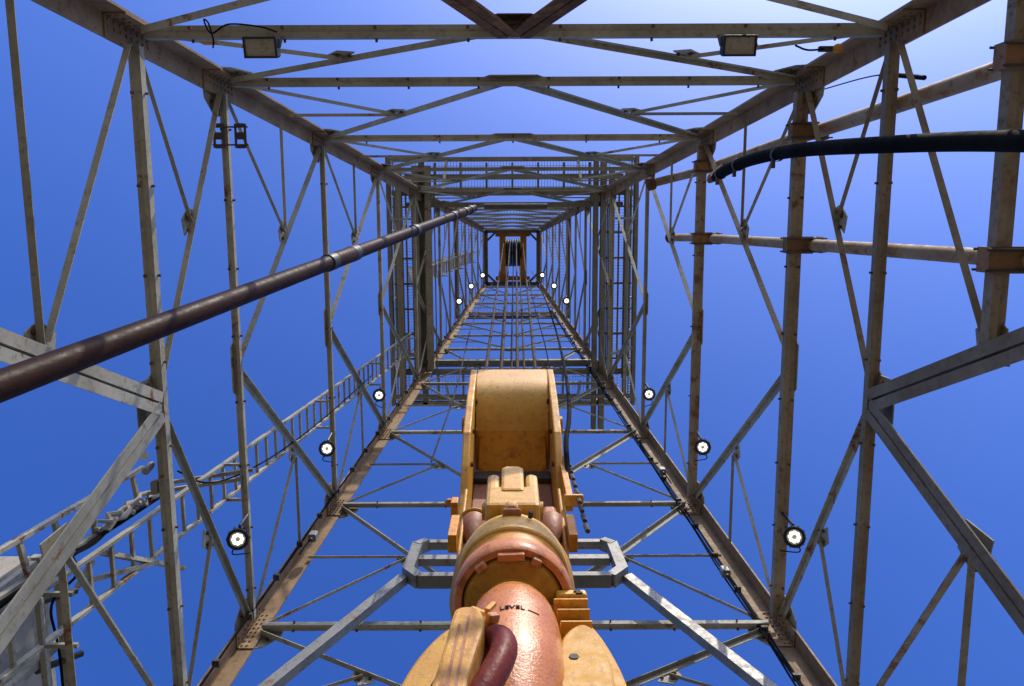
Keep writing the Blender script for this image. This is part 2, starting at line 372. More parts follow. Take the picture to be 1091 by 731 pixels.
# ------------------------------------------------------------------ walk-round platform at the racking board
zp = 24.5; Wo, Wi = 3.66, hw(zp)+.08
plat = thing('racking_platform', (0, 0, zp), 'grating walkway ring with handrails around the upper derrick', 'walkway')
for s in 'LRTB':
    def q(uu, dd, z): return TAN[s]*uu+NRM[s]*dd+V((0, 0, z))
    for dd, bb in ((Wo-.06, .11), (Wi+.02, .15)):
        ln = Wo if s in 'LR' else (Wo-.17)
        MB().prism(q(-ln, dd-bb/2, zp-.2), q(ln, dd-bb/2, zp-.2), [[(0, 0), (0, bb), (.02, bb), (.02, bb/2+.01), (.18, bb/2+.01), (.18, bb), (.2, bb), (.2, 0), (.18, 0), (.18, bb/2-.01), (.02, bb/2-.01), (.02, 0)]], V((0, 0, 1)), NRM[s]).build('edge_beam', 'steel_g', plat)
    for k in range(7):
        uu = -Wi+(k+.5)*2*Wi/7
        box_between(MB(), q(uu, Wi+.1, zp-.09), q(uu, Wo-.16, zp-.06), .06, .05).build('joist', 'steel_g', plat)
    mb = MB(); ln = Wo-.02 if s in 'LR' else Wi-.02
    k = int(2*ln/.085)
    for i in range(k):
        uu = -ln+(i+.5)*2*ln/k
        mb.prism(q(uu, Wi+.09, zp+.01), q(uu, Wo, zp+.01), [[(0, -.005), (0, .005), (.028, .005), (.028, -.005)]], V((0, 0, 1)), TAN[s])
    for dd in (Wi+.2, (Wi+Wo)/2, Wo-.25): mb.prism(q(-ln, dd, zp+.012), q(ln, dd, zp+.012), [[(0, -.006), (0, .006), (.02, .006), (.02, -.006)]], V((0, 0, 1)), NRM[s])
    mb.build('grating', 'grate', plat, kind='stuff')
    for k in range(8):
        uu = -Wo+.05+k*(2*Wo-.1)/7
        if s in 'TB' and k in (0, 7): continue
        box_between(MB(), q(uu, Wo-.03, zp), q(uu, Wo-.03, zp+1.1), .05, .05).build('post', 'steel_g', plat)
    for zz in (.08, .55, 1.1):
        MB().tube([q(-Wo+.03, Wo-.03, zp+zz), q(Wo-.03, Wo-.03, zp+zz)], .027, 8).build('handrail', 'steel_g', plat)
    for k in (-1, 1):
        box_between(MB(), q(k*1.9, Wo-.12, zp-.2), q(k*1.9, hw(zp-1.5)+.02, zp-1.5), .07, .07).build('knee_brace', 'steel_g', plat)
def ibeam(name, A, B, b, h, parent, m='steel_g'):
    p = [(0, 0), (0, b), (.02, b), (.02, b/2+.012), (h-.02, b/2+.012), (h-.02, b), (h, b), (h, 0), (h-.02, 0), (h-.02, b/2-.012), (.02, b/2-.012), (.02, 0)]
    A, B = V(A), V(B); vd = (B-A).normalized().cross(V((0, 0, 1)))
    p = [(e, f-b/2) for e, f in p]
    return MB().prism(A, B, [p], V((0, 0, 1)), vd).build(name, m, parent)
zj = zp-.46
finger = thing('fingerboard', (0, 0, zj), 'heavy grey fingerboard beams running under the upper walkway', 'fingerboard')
for x, y0, y1, b in ((2.40, -3.62, 4.36, .14), (2.62, -3.62, 4.36, .16), (2.86, -3.3, 3.0, .15), (3.30, -3.3, 3.5, .1), (-3.27, -3.4, 3.62, .17), (-2.79, -3.4, 3.06, .18), (-2.43, -3.4, 2.5, .17)):
    ibeam('finger_beam', (x, y0, zj), (x, y1, zj), b, .24, finger, 'steel_g')
for k in range(9):
    for sg in (-1, 1): MB().box((sg*(2.28+k*.165), .05, zj+.42), (.035, 5.6-.1*(k % 3), .05)).build('finger', 'steel_g', finger)
for y in (-3.1, -2.72, -2.3): ibeam('cross_beam', (-3.1, y, zj+.25), (3.2, y, zj+.25), .14, .16, finger)
for y in (-3.05, 3.3): ibeam('hanger_beam', (-3.5, y, zj-.17), (3.5, y, zj-.17), .1, .16, finger)
tray = thing('galvanised_channel', (0, 2.48, zp+.2), 'bright galvanised channel across the bottom wall behind the wire ropes', 'channel')
MB().prism(V((-2.35, 2.33, zp+.1)), V((2.35, 2.33, zp+.1)), [[(0, 0), (0, .2), (.012, .2), (.012, .012), (.15, .012), (.15, 0)]], V((0, 0, 1)), V((0, 1, 0))).build('channel_web', 'galv', tray)
for k in range(5): MB().box((-2.0+k, 2.45, zp+.5), (.05, .05, .8)).build('upright', 'steel', tray)
MB().tube([(-2.3, 2.45, zp+.9), (2.3, 2.45, zp+.9)], .03, 8).build('top_rail', 'steel', tray)

# second, smaller walkway just under the crown
zc = 36.3; cw0, cw1 = hw(zc)+.06, hw(zc)+.95
cplat = thing('crown_platform', (0, 0, zc), 'small dark grating walkway just below the crown block', 'walkway')
for s in 'LRTB':
    def q(uu, dd, z): return TAN[s]*uu+NRM[s]*dd+V((0, 0, z))
    ln = cw1 if s in 'LR' else cw1-.13
    box_between(MB(), q(-ln, cw1-.06, zc-.08), q(ln, cw1-.06, zc-.08), .15, .1).build('edge_beam', 'dark', cplat)
    mb = MB(); k = int(2*ln/.13)
    for i in range(k):
        uu = -ln+(i+.5)*2*ln/k
        mb.prism(q(uu, cw0, zc), q(uu, cw1-.12, zc), [[(0, -.008), (0, .008), (.03, .008), (.03, -.008)]], V((0, 0, 1)), TAN[s])
    mb.build('grating', 'grate', cplat, kind='stuff')
    for zz in (.55, 1.1): MB().tube([q(-cw1+.05, cw1-.05, zc+zz), q(cw1-.05, cw1-.05, zc+zz)], .025, 6).build('handrail', 'dark', cplat)
    for k in range(4):
        uu = -cw1+.1+k*(2*cw1-.2)/4; box_between(MB(), q(uu, cw1-.05, zc), q(uu, cw1-.05, zc+1.1), .05, .05).build('post', 'dark', cplat)

# ------------------------------------------------------------------ ladders on the left wall
def ladder(label, y0, y1, z0, z1, off, step, caged=False):
    lx = lambda z: -(hw(z)+off)
    t = thing('ladder', (lx(z0), (y0+y1)/2, z0), label, 'ladder')
    for y in (y0, y1):
        box_between(MB(), (lx(z0), y, z0), (lx(z1), y, z1), .035, .065, V((-1, 0, 0))).build('rail', 'steel', t)
    k = int((z1-z0)/step)
    for i in range(k):
        z = z0+(i+.5)*step
        box_between(MB(), (lx(z), y0, z), (lx(z), y1, z), .038, .04).build('rung', 'steel', t)
    for i in range(int((z1-z0)/4)+1):
        z = z0+.6+i*4
        if z > z1: break
        for y in (y0, y1): box_between(MB(), (lx(z), y, z), (-(hw(z)+.12), y, z), .04, .04).build('bracket', 'steel', t)
    if caged:
        for i in range(int((z1-z0)/2.2)):
            z = z0+1.+i*2.2
            MB().box((lx(z)-.35, (y0+y1)/2, z+.6), (.02, .5, 1.5)).build('cage_panel', 'grate', t)
            for y in (y0-.05, y1+.05): box_between(MB(), (lx(z), y, z), (lx(z)-.36, y, z), .03, .03).build('cage_hoop', 'steel', t)
    return t
ladder('long steel ladder climbing the left wall from bottom left to the walkway', 1.44, 1.95, 6.6, 24.4, .45, .40)
ladder('upper caged ladder from the walkway to the crown, behind the pipe end', -.36, .1, 24.5, 38.6, .40, .42, True)

# ------------------------------------------------------------------ standpipes, hose
def standpipe(label, path, rad, clamps, end):
    t = thing('standpipe', path[0], label, 'pipe', 'standpipes on the right wall')
    MB().tube(path, rad, 20).build('tube', 'pipe_sp', t)
    for (z, hx, nm) in clamps:
        for i in range(len(path)-1):
            if path[i][2] <= z <= path[i+1][2]:
                f = (z-path[i][2])/(path[i+1][2]-path[i][2]); p = V(path[i]).lerp(V(path[i+1]), f)
        xin = hw(z)-hx
        cl = MB().box(((xin+p.x)/2-.02, p.y, z-.015), (p.x-xin+.05, .22, .02), bev=.02).build('clamp', 'clampm', t)
        MB().box((xin-.03, p.y, z+.08), (.016, .21, .18)).build('clamp', 'clampm', t)
        MB().box((p.x+.11, p.y, z+.08), (.02, .21, .2)).build('clamp', 'clampm', t)
        for dz in (-.036, .17):
            for sg in (-1, 1): MB().tube([(xin-.07, p.y+sg*.085, z+dz), (p.x+.16, p.y+sg*.085, z+dz)], .012, 6).build('clamp_bolt', 'dark', cl)
    for b in end: b(t)
    return t
def sp_x(z, off=.17): return hw(z)+off
p1 = [(sp_x(z), y, z) for z, y in ((FLOOR, -3.55), (5, -3.3), (7.25, -3.21), (8.9, -3.12), (11.45, -3.0), (15.2, -2.8))]
g1 = bez([p1[-1], (sp_x(16.4)-.02, -2.76, 16.4), (sp_x(17.0)-.12, -2.72, 16.95), (hw(17)-.35, -2.62, 16.9)], 6)
def goose1(t):
    MB().tube(g1, .085, 16).build('gooseneck', 'pipe_sp', t)
    MB().lathe(g1[-1], [(.0, -.02), (.13, -.02), (.13, .1), (.1, .12), (0, .12)], V((-1, .3, -.2)).normalized(), 16).build('flange', 'rusty', t)
standpipe('upper rust-streaked standpipe clamped outside the right wall, above the other', p1, .085, ((6.765, .12, 0), (10.715, .13, 0), (14.72, .13, 0)), [goose1])
p2 = [(sp_x(z), y, z) for z, y in ((FLOOR, -1.66), (7.1, -1.62), (11.3, -1.6), (15.6, -1.57), (17.4, -1.52))]
def cap2(t): MB().lathe(p2[-1], [(0, -.05), (.11, -.05), (.12, .03), (.08, .09), (0, .1)], V((0, 0, 1)), 16).build('end_cap', 'rusty', t)
standpipe('lower pale standpipe clamped outside the right wall, under the other', p2, .075, ((6.765, .12, 0), (10.715, .13, 0), (14.72, .13, 0)), [cap2])
hx = lambda z, d: hw(z)-d
HN = 8
hose = MB().tube(bez([(hx(13.15, .34), -2.56, 13.15), (hx(12.7, .38), -2.62, 12.7), (hx(11.5, .42), -2.72, 11.45), (hx(10, .40), -2.74, 10.0), (hx(8.1, .38), -2.65, 8.1), (hx(6.2, .36), -2.52, 6.2), (hx(3, .5), -2.2, 3.0), (3.3, -1.8, 0)], 8), [.05, .056, .063, .07, .075, .078, .08]+[.082]*(8*(HN-1)+1-7), 18).build('rotary_hose', 'rubber')
tag(hose, 'thick black rubber hose curving across the right wall below a standpipe', 'hose')
hc = MB().tube([(hx(13.15, .34), -2.56, 13.15), (hx(13.5, .30), -2.54, 13.5), (hx(13.8, .2), -2.6, 13.8), (sp_x(14.1), -2.84, 14.1)], [.056, .05, .05, .05], 16).build('coupling', 'rusty', hose)
for k, (z, y, dx) in enumerate(((12.75, -2.61, .38), (11.9, -2.69, .42), (10.55, -2.735, .41))):
    c = MB().lathe((hx(z, dx), y, z), [(.082, -.06), (.089, -.05), (.089, .05), (.082, .06)], V((.08, -.08, 1)).normalized(), 18)
    c.box((hx(z, dx)-.05, y+.12, z), (.04, .1, .06))
    tag(c.build('hose_clamp', 'dark'), ('hose clamp at the upper bend of the black hose', 'hose clamp on the middle of the bend of the black hose', 'hose clamp on the black hose beside the heavy right girt')[k], 'clamp', 'clamps on the hose')

# ------------------------------------------------------------------ leaning drill pipe
PA, PB = V((-2.993, -1.037, 4.689)), V((-.994, -2.175, 21.58)); PD = (PB-PA).normalized()
PF = PA+PD*((FLOOR-PA.z)/PD.z)
dp = thing('drill_pipe', PF, 'dark brown drill pipe leaning diagonally across the left of the derrick', 'pipe')
MB().tube([PF, PB], .093, 32).build('tube', 'pipe', dp)
for x in (6.29, 14.9):
    ln = .5 if x < 7 else .34
    c = PA+PD*x
    MB().lathe(c, [(.093, -ln-.06), (.106, -ln), (.106, ln), (.093, ln+.06)], PD, 32).build('tool_joint', 'pipe', dp)
for x in (5.8, 6.75, 10.4, 14.1, 15.6, 16.4): MB().lathe(PA+PD*x, [(.093, -.12), (.11, -.11), (.11, .11), (.093, .12)], PD, 24).build('band', 'black', dp)
pe = MB().tube([PB+V((.25, -.05, .3)), PB+V((1.9, -.05, .35))], .07, 10).build('pipe_latch_bar', 'dark')
tag(pe, 'dark latch bar of the racking board at the leaning pipe\'s top end', 'bar')

# ------------------------------------------------------------------ guide frame on the bottom wall
gf = thing('guide_frame', (0, 3.4, 11.4), 'clean silver rectangular guide frame with chamfered ends behind the block', 'frame')
gy = 3.28
def gbar(name, pts, b=.3, d=.16):
    for i in range(len(pts)-1): box_between(MB(), pts[i], pts[i+1], b, d, V((0, -1, 0))).build(name, 'galv', gf)
gbar('top_rail', [(-1.44, gy, 12.77), (1.42, gy, 12.77)], .12, .13)
gbar('middle_rail', [(-1.5, gy+.04, 12.24), (1.48, gy+.04, 12.24)], .16, .12)
gbar('bottom_rail', [(-1.42, gy, 11.44), (1.40, gy, 11.44)], .13, .2)
for sg in (-1, 1):
    box_between(MB(), (sg*1.60, gy, 11.68), (sg*1.56, gy, 12.68), .17, .18, V((0, -1, 0))).build('side_rail', 'galv', gf)
    box_between(MB(), (sg*1.40, gy-.003, 11.42), (sg*1.62, gy-.003, 11.72), .15, .2, V((0, -1, 0))).build('chamfer_plate', 'galv', gf)
    box_between(MB(), (sg*1.42, gy-.003, 12.78), (sg*1.57, gy-.003, 12.62), .13, .19, V((0, -1, 0))).build('chamfer_plate', 'galv', gf)
    box_between(MB(), (sg*1.66, gy+.05, 11.6), (sg*3.24, 3.6, 8.55), .155, .13, V((0, -1, 0))).build('support_strut', 'galv', gf)

# ------------------------------------------------------------------ travelling block
X0 = -.035
tb = thing('travelling_block', (X0, 0, 6.0), 'yellow painted travelling block with curved front guard hanging on wire ropes', 'travelling block')
sidep = [(-.30, 8.45), (-.46, 8.22), (-.45, 7.95), (-.34, 7.3), (-.20, 6.75), (.0, 6.45), (.17, 6.25), (.32, 5.9), (.5, 5.75), (.62, 6.1), (.62, 8.1), (.45, 8.45)]
def yz_plate(name, prof, x0, x1, m, parent, bevel=.012, smooth=False):
    k = len(prof); vs = [V((x0, y, z)) for y, z in prof]+[V((x1, y, z)) for y, z in prof]
    q = MB().add(vs, [tuple(range(k))[::-1], tuple(range(k, 2*k))]+[(i, (i+1) % k, (i+1) % k+k, i+k) for i in range(k)], smooth)
    return q.build(name, m, parent, bevel=bevel)
for sg in (-1, 1): yz_plate('side_plate', sidep, X0+sg*.348, X0+sg*.414, 'yellow', tb)
gp = [(-.28, 8.43), (-.42, 8.32), (-.46, 8.2), (-.445, 8.0), (-.405, 7.80), (-.32, 7.66), (-.18, 7.55), (-.02, 7.48), (.02, 7.55), (-.14, 7.63), (-.28, 7.77), (-.37, 7.86), (-.41, 8.02), (-.425, 8.2), (-.39, 8.29), (-.26, 8.40)]
go_ = [(p.x, p.y) for p in bez([(a, b, 0) for a, b in gp[:8]], 5)]; gi_ = [(p.x, p.y) for p in bez([(a, b, 0) for a, b in gp[8:]], 5)]
gobj = yz_plate('guard_plate', go_+gi_, X0-.338, X0+.338, 'beige', tb, 0, True)
lp = [(-.03, 7.485), (.33, 7.33), (.34, 7.36), (-.02, 7.52)]
lw = yz_plate('lower_guard', lp, X0-.31, X0+.31, 'orange', tb, .006)
mb = MB()
for sx in (-.29, .29):
    for yy, zz in ((.02, 7.46), (.29, 7.345)): bolts_on(mb, [(X0+sx, yy, zz)], V((0, -.4, -1)), .02, .018)
mb.build('bolts', 'orange', lw, kind='stuff')
for sx in (-.325, .325):
    MB().box((X0+sx, .16, 7.47), (.03, .4, .05)).build('guard_bracket', 'orange', tb, bevel=.01)
for i, x in enumerate((-.22, -.02, .18)): MB().box((X0+x, -.445, 8.30), (.006, .03, .16)).build('guard_seam', 'dark', tb)
for sg in (-1, 1):
    mb = MB()
    for (yy, zz) in ((-.40, 8.1), (-.33, 7.6), (-.2, 7.0), (-.02, 6.62)): bolts_on(mb, [(X0+sg*.345, yy+.06, zz)], V((-sg, 0, 0)), .022, .02)
    mb.build('bolts', 'rusty', tb, kind='stuff')
    MB().tube([(X0+sg*.34, -.452, 8.2), (X0+sg*.34, -.437, 8.0), (X0+sg*.34, -.397, 7.8), (X0+sg*.34, -.312, 7.66), (X0+sg*.34, -.175, 7.55)], .009, 6).build('weld_bead', 'orange', tb)
mb = MB()
for xx in (-.28, -.14, 0, .14, .28): bolts_on(mb, [(X0+xx, -.458, 8.27)], V((0, -1, .1)), .011, .01)
mb.build('bolts', 'orange', gobj, kind='stuff')
for i in range(5): sheave((X0-.26+.13*i, .08, 8.05), .40, .11, tb, 'dark')
MB().tube([(X0-.5, .08, 8.05), (X0+.5, .08, 8.05)], .09, 20).build('sheave_pin', 'yellow', tb)
yz_plate('back_plate', [(.34, 7.4), (.40, 7.4), (.58, 5.5), (.52, 5.5)], X0-.345, X0+.345, 'redbrown', tb)  # its deep colour helps stand in for shade inside the block
MB().box((X0, .34, 7.2), (.69, .05, .2)).build('recess_shade_bar', 'dark', tb, bevel=.01)  # dark bar painted in for the shade under the guard
# lower housing and hanger ears
MB().lathe((X0, .20, 0), [(.0, 4.95), (.30, 4.93), (.35, 4.87), (.365, 4.78), (.365, 4.45), (.34, 4.4), (.0, 4.4)], n=48).build('bearing_housing', 'yellow', tb)
for sg in (-1, 1):
    MB().box((X0+sg*.385, .06, 5.17), (.055, .12, .36)).build('hanger_ear', 'orange', tb, bevel=.004)
    MB().box((X0+sg*.43, -.02 if sg > 0 else .02, 5.66 if sg < 0 else 5.58), (.09 if sg < 0 else .14, .045 if sg < 0 else .08, .03), bev=.01).build('lug', 'beige' if sg > 0 else 'orange', tb, bevel=.006)
    MB().box((X0+sg*.41, .05, 6.2 if sg > 0 else 5.62), (.05, .12, 1.0 if sg > 0 else .12), bev=.004).build('rib', 'orange', tb, bevel=.004)
    # rounded bosses beside the clevis
    MB().lathe((X0+sg*.265, .10, 5.42), [(.0, -.24), (.04, -.23), (.07, -.17), (.088, -.07), (.09, .03), (.08, .05), (.0, .055)], V((0, -.2, .98)).normalized(), 28).build('boss', 'redbrown', tb)
    yz_plate('saddle_plate', [(.0, 5.9), (.1, 5.0), (.2, 4.7), (.5, 4.7), (.55, 5.9)], X0+sg*.33, X0+sg*.355, 'yellow', tb)
MB().lathe((X0-.265, .09, 5.48), [(0, .0), (.092, 0), (.10, .012), (.092, .028), (0, .03)], V((0, -.35, .94)).normalized(), 28).build('boss_cap', 'orange', tb)
MB().box((X0+.26, .08, 5.56), (.10, .08, .12), bev=.02).build('grease_box', 'pink', tb, bevel=.01)
for i in range(9): MB().tube([(X0+.46, .02-.01*i, 6.6-.2*i), (X0+.465, .015-.01*i, 6.48-.2*i)], .016, 6).build('chain_link', 'dark', tb)

# ------------------------------------------------------------------ hook
hk = thing('hook', (X0, 0, 3.0), 'large copper-brown and yellow swivel hook hanging under the travelling block', 'hook')
# clevis: a bored pale lug with a middle tongue
cp = [(-.165, 4.72), (.165, 4.72), (.165, 5.28), (.145, 5.31), (.09, 5.31), (.082, 5.26), (.082, 5.06), (-.082, 5.06), (-.082, 5.26), (-.09, 5.31), (-.145, 5.31), (-.165, 5.28)]
def xz_plate(name, prof, y0, y1, m, parent, bevel=.012, x0=X0):
    k = len(prof); vs = [V((x0+x, y0, z)) for x, z in prof]+[V((x0+x, y1, z)) for x, z in prof]
    return MB().add(vs, [tuple(range(k)), tuple(range(k, 2*k))[::-1]]+[(i, (i+1) % k, (i+1) % k+k, i+k) for i in range(k)]).build(name, m, parent, bevel=bevel)
cl = xz_plate('clevis', cp, -.30, .25, 'beige', hk, .03)
xz_plate('tongue', [(-.074, 4.95), (.074, 4.95), (.074, 5.40), (.05, 5.44), (-.05, 5.44), (-.074, 5.40)], -.315, .2, 'beige', hk, .022)
MB().tube([(X0-.2, -.08, 5.2), (X0+.2, -.08, 5.2)], .06, 18).build('clevis_pin', 'beige', hk)
nutp = MB().box((X0-.005, -.318, 4.62), (.075, .05, .085), bev=.015).build('keeper_nut', 'beige', hk, bevel=.01)
MB().box((X0-.005, -.312, 4.545), (.11, .05, .03), bev=.01).build('keeper_plate', 'pink', hk, bevel=.006)
# domed shoulder and collar
MB().lathe((X0, 0, 0), [(.0, 4.98), (.15, 4.96), (.19, 4.86), (.245, 4.72), (.285, 4.6), (.305, 4.5), (.312, 4.40), (.312, 4.335), (.304, 4.325), (.292, 4.322), (.285, 4.30), (0, 4.30)], n=72).build('shoulder', 'beige', hk)
MB().lathe((X0, 0, 0), [(.27, 4.33), (.289, 4.318), (.291, 4.22), (.285, 4.17), (.27, 4.16)], n=72).build('neck_ring', 'orange', hk)
col = MB().lathe((X0, 0, 0), [(.255, 4.22), (.28, 4.195), (.30, 4.19), (.313, 4.175), (.318, 4.12), (.315, 4.06), (.305, 4.045), (.27, 4.045), (.262, 4.08), (.26, 4.2)], n=72).build('collar', 'pink', hk)
MB().lathe((X0, 0, 0), [(.0, 4.12), (.262, 4.12), (.26, 4.06), (.243, 4.03), (.16, 4.0), (.13, 3.88), (0, 3.87)], n=72).build('bearing_seat', 'yellow', hk)
for a, ww in ((-92, .14), (-128, .06), (-63, .05)):
    ca, sa = math.cos(math.radians(a)), math.sin(math.radians(a))
    MB().box((X0+ca*.267, sa*.267, 4.035), (ww, .04, .05), V((-sa, ca, 0)), V((ca, sa, 0))).build('lock_segment', 'pink', hk, bevel=.008)
# barrel
BR = .222
bpz = [(.0, 3.90), (.09, 3.895), (.135, 3.87), (.17, 3.82), (.198, 3.74), (.214, 3.64), (BR, 3.52), (BR, 3.3), (.221, 3.22), (.215, 3.16), (.2, 3.10), (.17, 3.0), (.14, 2.9), (.10, 2.82), (0, 2.8)]
MB().lathe((X0, -.06, 0), bpz, n=96).build('barrel', 'copper', hk)
# lettering cast into the barrel, wrapped to its curve
def barrel_text(txt, size, ang0, z, yc=-.06):
    cu = bpy.data.curves.new('lettering', 'FONT'); cu.body = txt; cu.size = size; cu.align_x = 'CENTER'; cu.extrude = .003; cu.resolution_u = 3
    ob = bpy.data.objects.new('tmp_text', cu); COL.objects.link(ob)
    dg = bpy.context.evaluated_depsgraph_get(); me = bpy.data.meshes.new_from_object(ob.evaluated_get(dg)); bpy.data.objects.remove(ob)
    vs = []
    for q in me.vertices:
        a = ang0+q.co.x/BR; rr = BR+.0015+q.co.z
        vs.append(V((X0+rr*math.sin(a), yc-rr*math.cos(a), z+q.co.y)))
    fs = [tuple(p.vertices) for p in me.polygons]
    o = MB().add(vs, fs).build('lettering', 'ink', hk); bpy.data.meshes.remove(me); return o
barrel_text('LEVEL', .044, -.02, 3.43)
def arc_mark(a0, a1, z, hh):
    mb = MB(); n = 12
    pts = [(X0+(BR+.002)*math.sin(a0+(a1-a0)*i/n), -.06-(BR+.002)*math.cos(a0+(a1-a0)*i/n), z-.006*i/n) for i in range(n+1)]
    mb.tube(pts, hh, 6); mb.build('level_line', 'ink', hk)
arc_mark(.30, .54, 3.437, .0025)
MB().tube([(X0+.1, -.30, 4.5), (X0+.105, -.34, 4.49)], .014, 8).build('grease_nipple', 'dark', hk)
# horns: thick rounded plates either side, with a hole plate on the right
def horn(sg):
    pr_ = [(.16, 4.02), (.23, 4.03), (.31, 3.93), (.385, 3.72), (.43, 3.5), (.455, 3.28), (.46, 3.0), (.43, 2.75), (.35, 2.55), (.2, 2.45), (.1, 2.5), (.12, 3.1)]
    if sg < 0: pr_ = [(-(a*1.12), b-.22) for a, b in pr_]
    else: pr_ = [(a*1.07, b-.02) for a, b in pr_]
    pr_ = [(p.x, p.y) for p in bez([(a, b, 0) for a, b in pr_], 5)]
    xz_plate('horn', pr_, -.02, .14, 'yellow', hk, .03)
horn(1); horn(-1)
ip = [(.205, 3.40), (.225, 3.50), (.275, 3.59), (.335, 3.62), (.385, 3.53), (.415, 3.3), (.405, 3.0), (.36, 2.7), (.2, 2.6), (.19, 3.2)]
mb = MB(); ip = [(p.x, p.y) for p in bez([(a, b, 0) for a, b in ip], 5)]
xz_plate('cheek_plate', ip, -.11, -.045, 'yellow', hk, .012)
MB().tube([(X0+.262, -.115, 3.33), (X0+.262, -.1, 3.33)], [.022, .022], 8).build('cheek_hole', 'dark', hk)
# stepped bracket at the right of the barrel
bt = thing_b = MB().box((X0+.30, -.02, 4.02), (.16, .12, .05), bev=.01).build('bracket', 'beige', hk, bevel=.006)
for k, (dx, dz) in enumerate(((.30, 3.95), (.305, 3.84), (.31, 3.72))):
    MB().box((X0+dx-.02, .0, dz), (.15-.01*k, .12, .07)).build('bracket_web', 'orange', hk, bevel=.004)
    MB().box((X0+dx-.01, -.03, dz-.05), (.17-.01*k, .14, .012)).build('bracket_shelf', 'beige', hk, bevel=.003)
for dx, dz in ((.33, 4.02), (.34, 4.0)): MB().box((X0+dx, -.083, dz), (.035, .01, .016)).build('bracket_slot', 'dark', hk)
# latch on the left front
lpr = [(-.272, 3.0), (-.262, 3.06), (-.225, 3.085), (-.175, 3.07), (-.15, 3.01), (-.145, 2.93), (-.16, 2.8), (-.185, 2.6), (-.20, 2.4), (-.31, 2.4), (-.295, 2.65), (-.28, 2.85)]
lpr = [(p.x, p.y) for p in bez([(a, b, 0) for a, b in lpr], 4)]
lt = xz_plate('latch', lpr, -.47, -.35, 'latchm', hk, .028, 0)
for dx, z0_, z1_ in ((-.238, 2.45, 2.93), (-.205, 2.5, 3.0)):
    box_between(MB(), (dx-.02, -.471, z0_), (dx, -.471, z1_), .009, .006, V((0, 1, 0))).build('latch_groove', 'redbrown', hk)
MB().lathe((-.175, -.42, 3.09), [(0, .03), (.038, .028), (.045, .018), (.045, -.018), (.035, -.03), (0, -.034)], V((.35, -.8, .3)).normalized(), 24).build('latch_cap', 'beige', hk)
MB().lathe((-.135, -.40, 3.06), [(0, .03), (.034, .028), (.042, .018), (.042, -.03), (0, -.034)], V((.45, -.8, .2)).normalized(), 24).build('latch_cap', 'beige', hk)
MB().box((-.115, -.445, 3.03), (.05, .04, .035), V((.8, .2, .5)).normalized(), V((-.2, 1, 0)).normalized(), V((-.5, 0, .85)).normalized()).build('latch_pawl', 'copper', hk, bevel=.008)
MB().box((-.125, -.455, 3.10), (.022, .02, .07), V((.9, 0, -.4)).normalized(), V((0, 1, 0)), V((.4, 0, .9)).normalized()).build('latch_key', 'orange', hk, bevel=.004)
link = MB().tube(bez([(-.38, -.20, 2.42), (-.345, -.24, 2.66), (-.295, -.27, 2.84), (-.225, -.31, 2.96), (-.15, -.36, 3.02), (-.095, -.395, 3.0), (-.07, -.41, 2.91), (-.085, -.41, 2.80), (-.13, -.39, 2.68), (-.19, -.36, 2.55), (-.27, -.32, 2.4)], 8), .052, 20).build('lifting_link', 'maroon')
link.location.z -= .035
tag(link, 'maroon steel lifting link looped through the latch at the bottom of the hook', 'link')

# ------------------------------------------------------------------ wire ropes from block to crown
bx = [-.31, -.205, -.146, -.05, .03, .137, .225, .29]
for i, x in enumerate(bx):
    yb = (-.30, .42)[i % 2]
    yt = (-.72, .38)[i % 2]
    A = V((x-.01, yb, 8.1)); B = V((CSX[min(i, 6)]*1.35 if i < 7 else .62, yt, zt+.9))
    mb = MB(); mb.tube([A, A.lerp(B, .5), B], .02, 8)
    names = ['leftmost', 'second from left', 'third from left', 'fourth from left', 'fifth from left', 'third from right', 'second from right', 'rightmost']
    tag(mb.build('wire_rope', 'rope'), 'brown wire rope between block and crown, %s of the eight' % names[i], 'wire rope', 'wire ropes between block and crown')
for k, (lab, P_) in enumerate((('thin slack line hanging left of the wire ropes', [(-.9, 1.1, 38.5), (-.98, .9, 30), (-1.1, .9, 22), (-1.05, 1.1, 15), (-1.2, 1.5, 11.5)]),
                               ('thin slack line hanging just right of the wire ropes', [(.75, .9, 38.5), (.72, 1.0, 28), (.80, 1.25, 20), (.70, 1.3, 14)]),
                               ('thin line running from the crown to the right of the fingerboard', [(.9, .6, 38.8), (1.3, 1.0, 32), (1.9, 1.5, 25.5)]))):
    tag(MB().tube(bez(P_, 8), .014, 6).build('tugger_line', 'rope'), lab, 'line', 'tugger lines')
sc = MB().tube(bez([(1.0, .9, 36), (1.12, .86, 29.9), (1.0, .65, 19.83), (.77, .26, 12.8), (.61, .03, 9.3), (.5, -.1, 7.6), (.42, -.1, 6.8), (.4, .02, 6.2)], 8), .022, 8).build('service_cable', 'rubber')
tag(sc, 'thin black service cable hanging to the right side of the yellow block', 'cable')

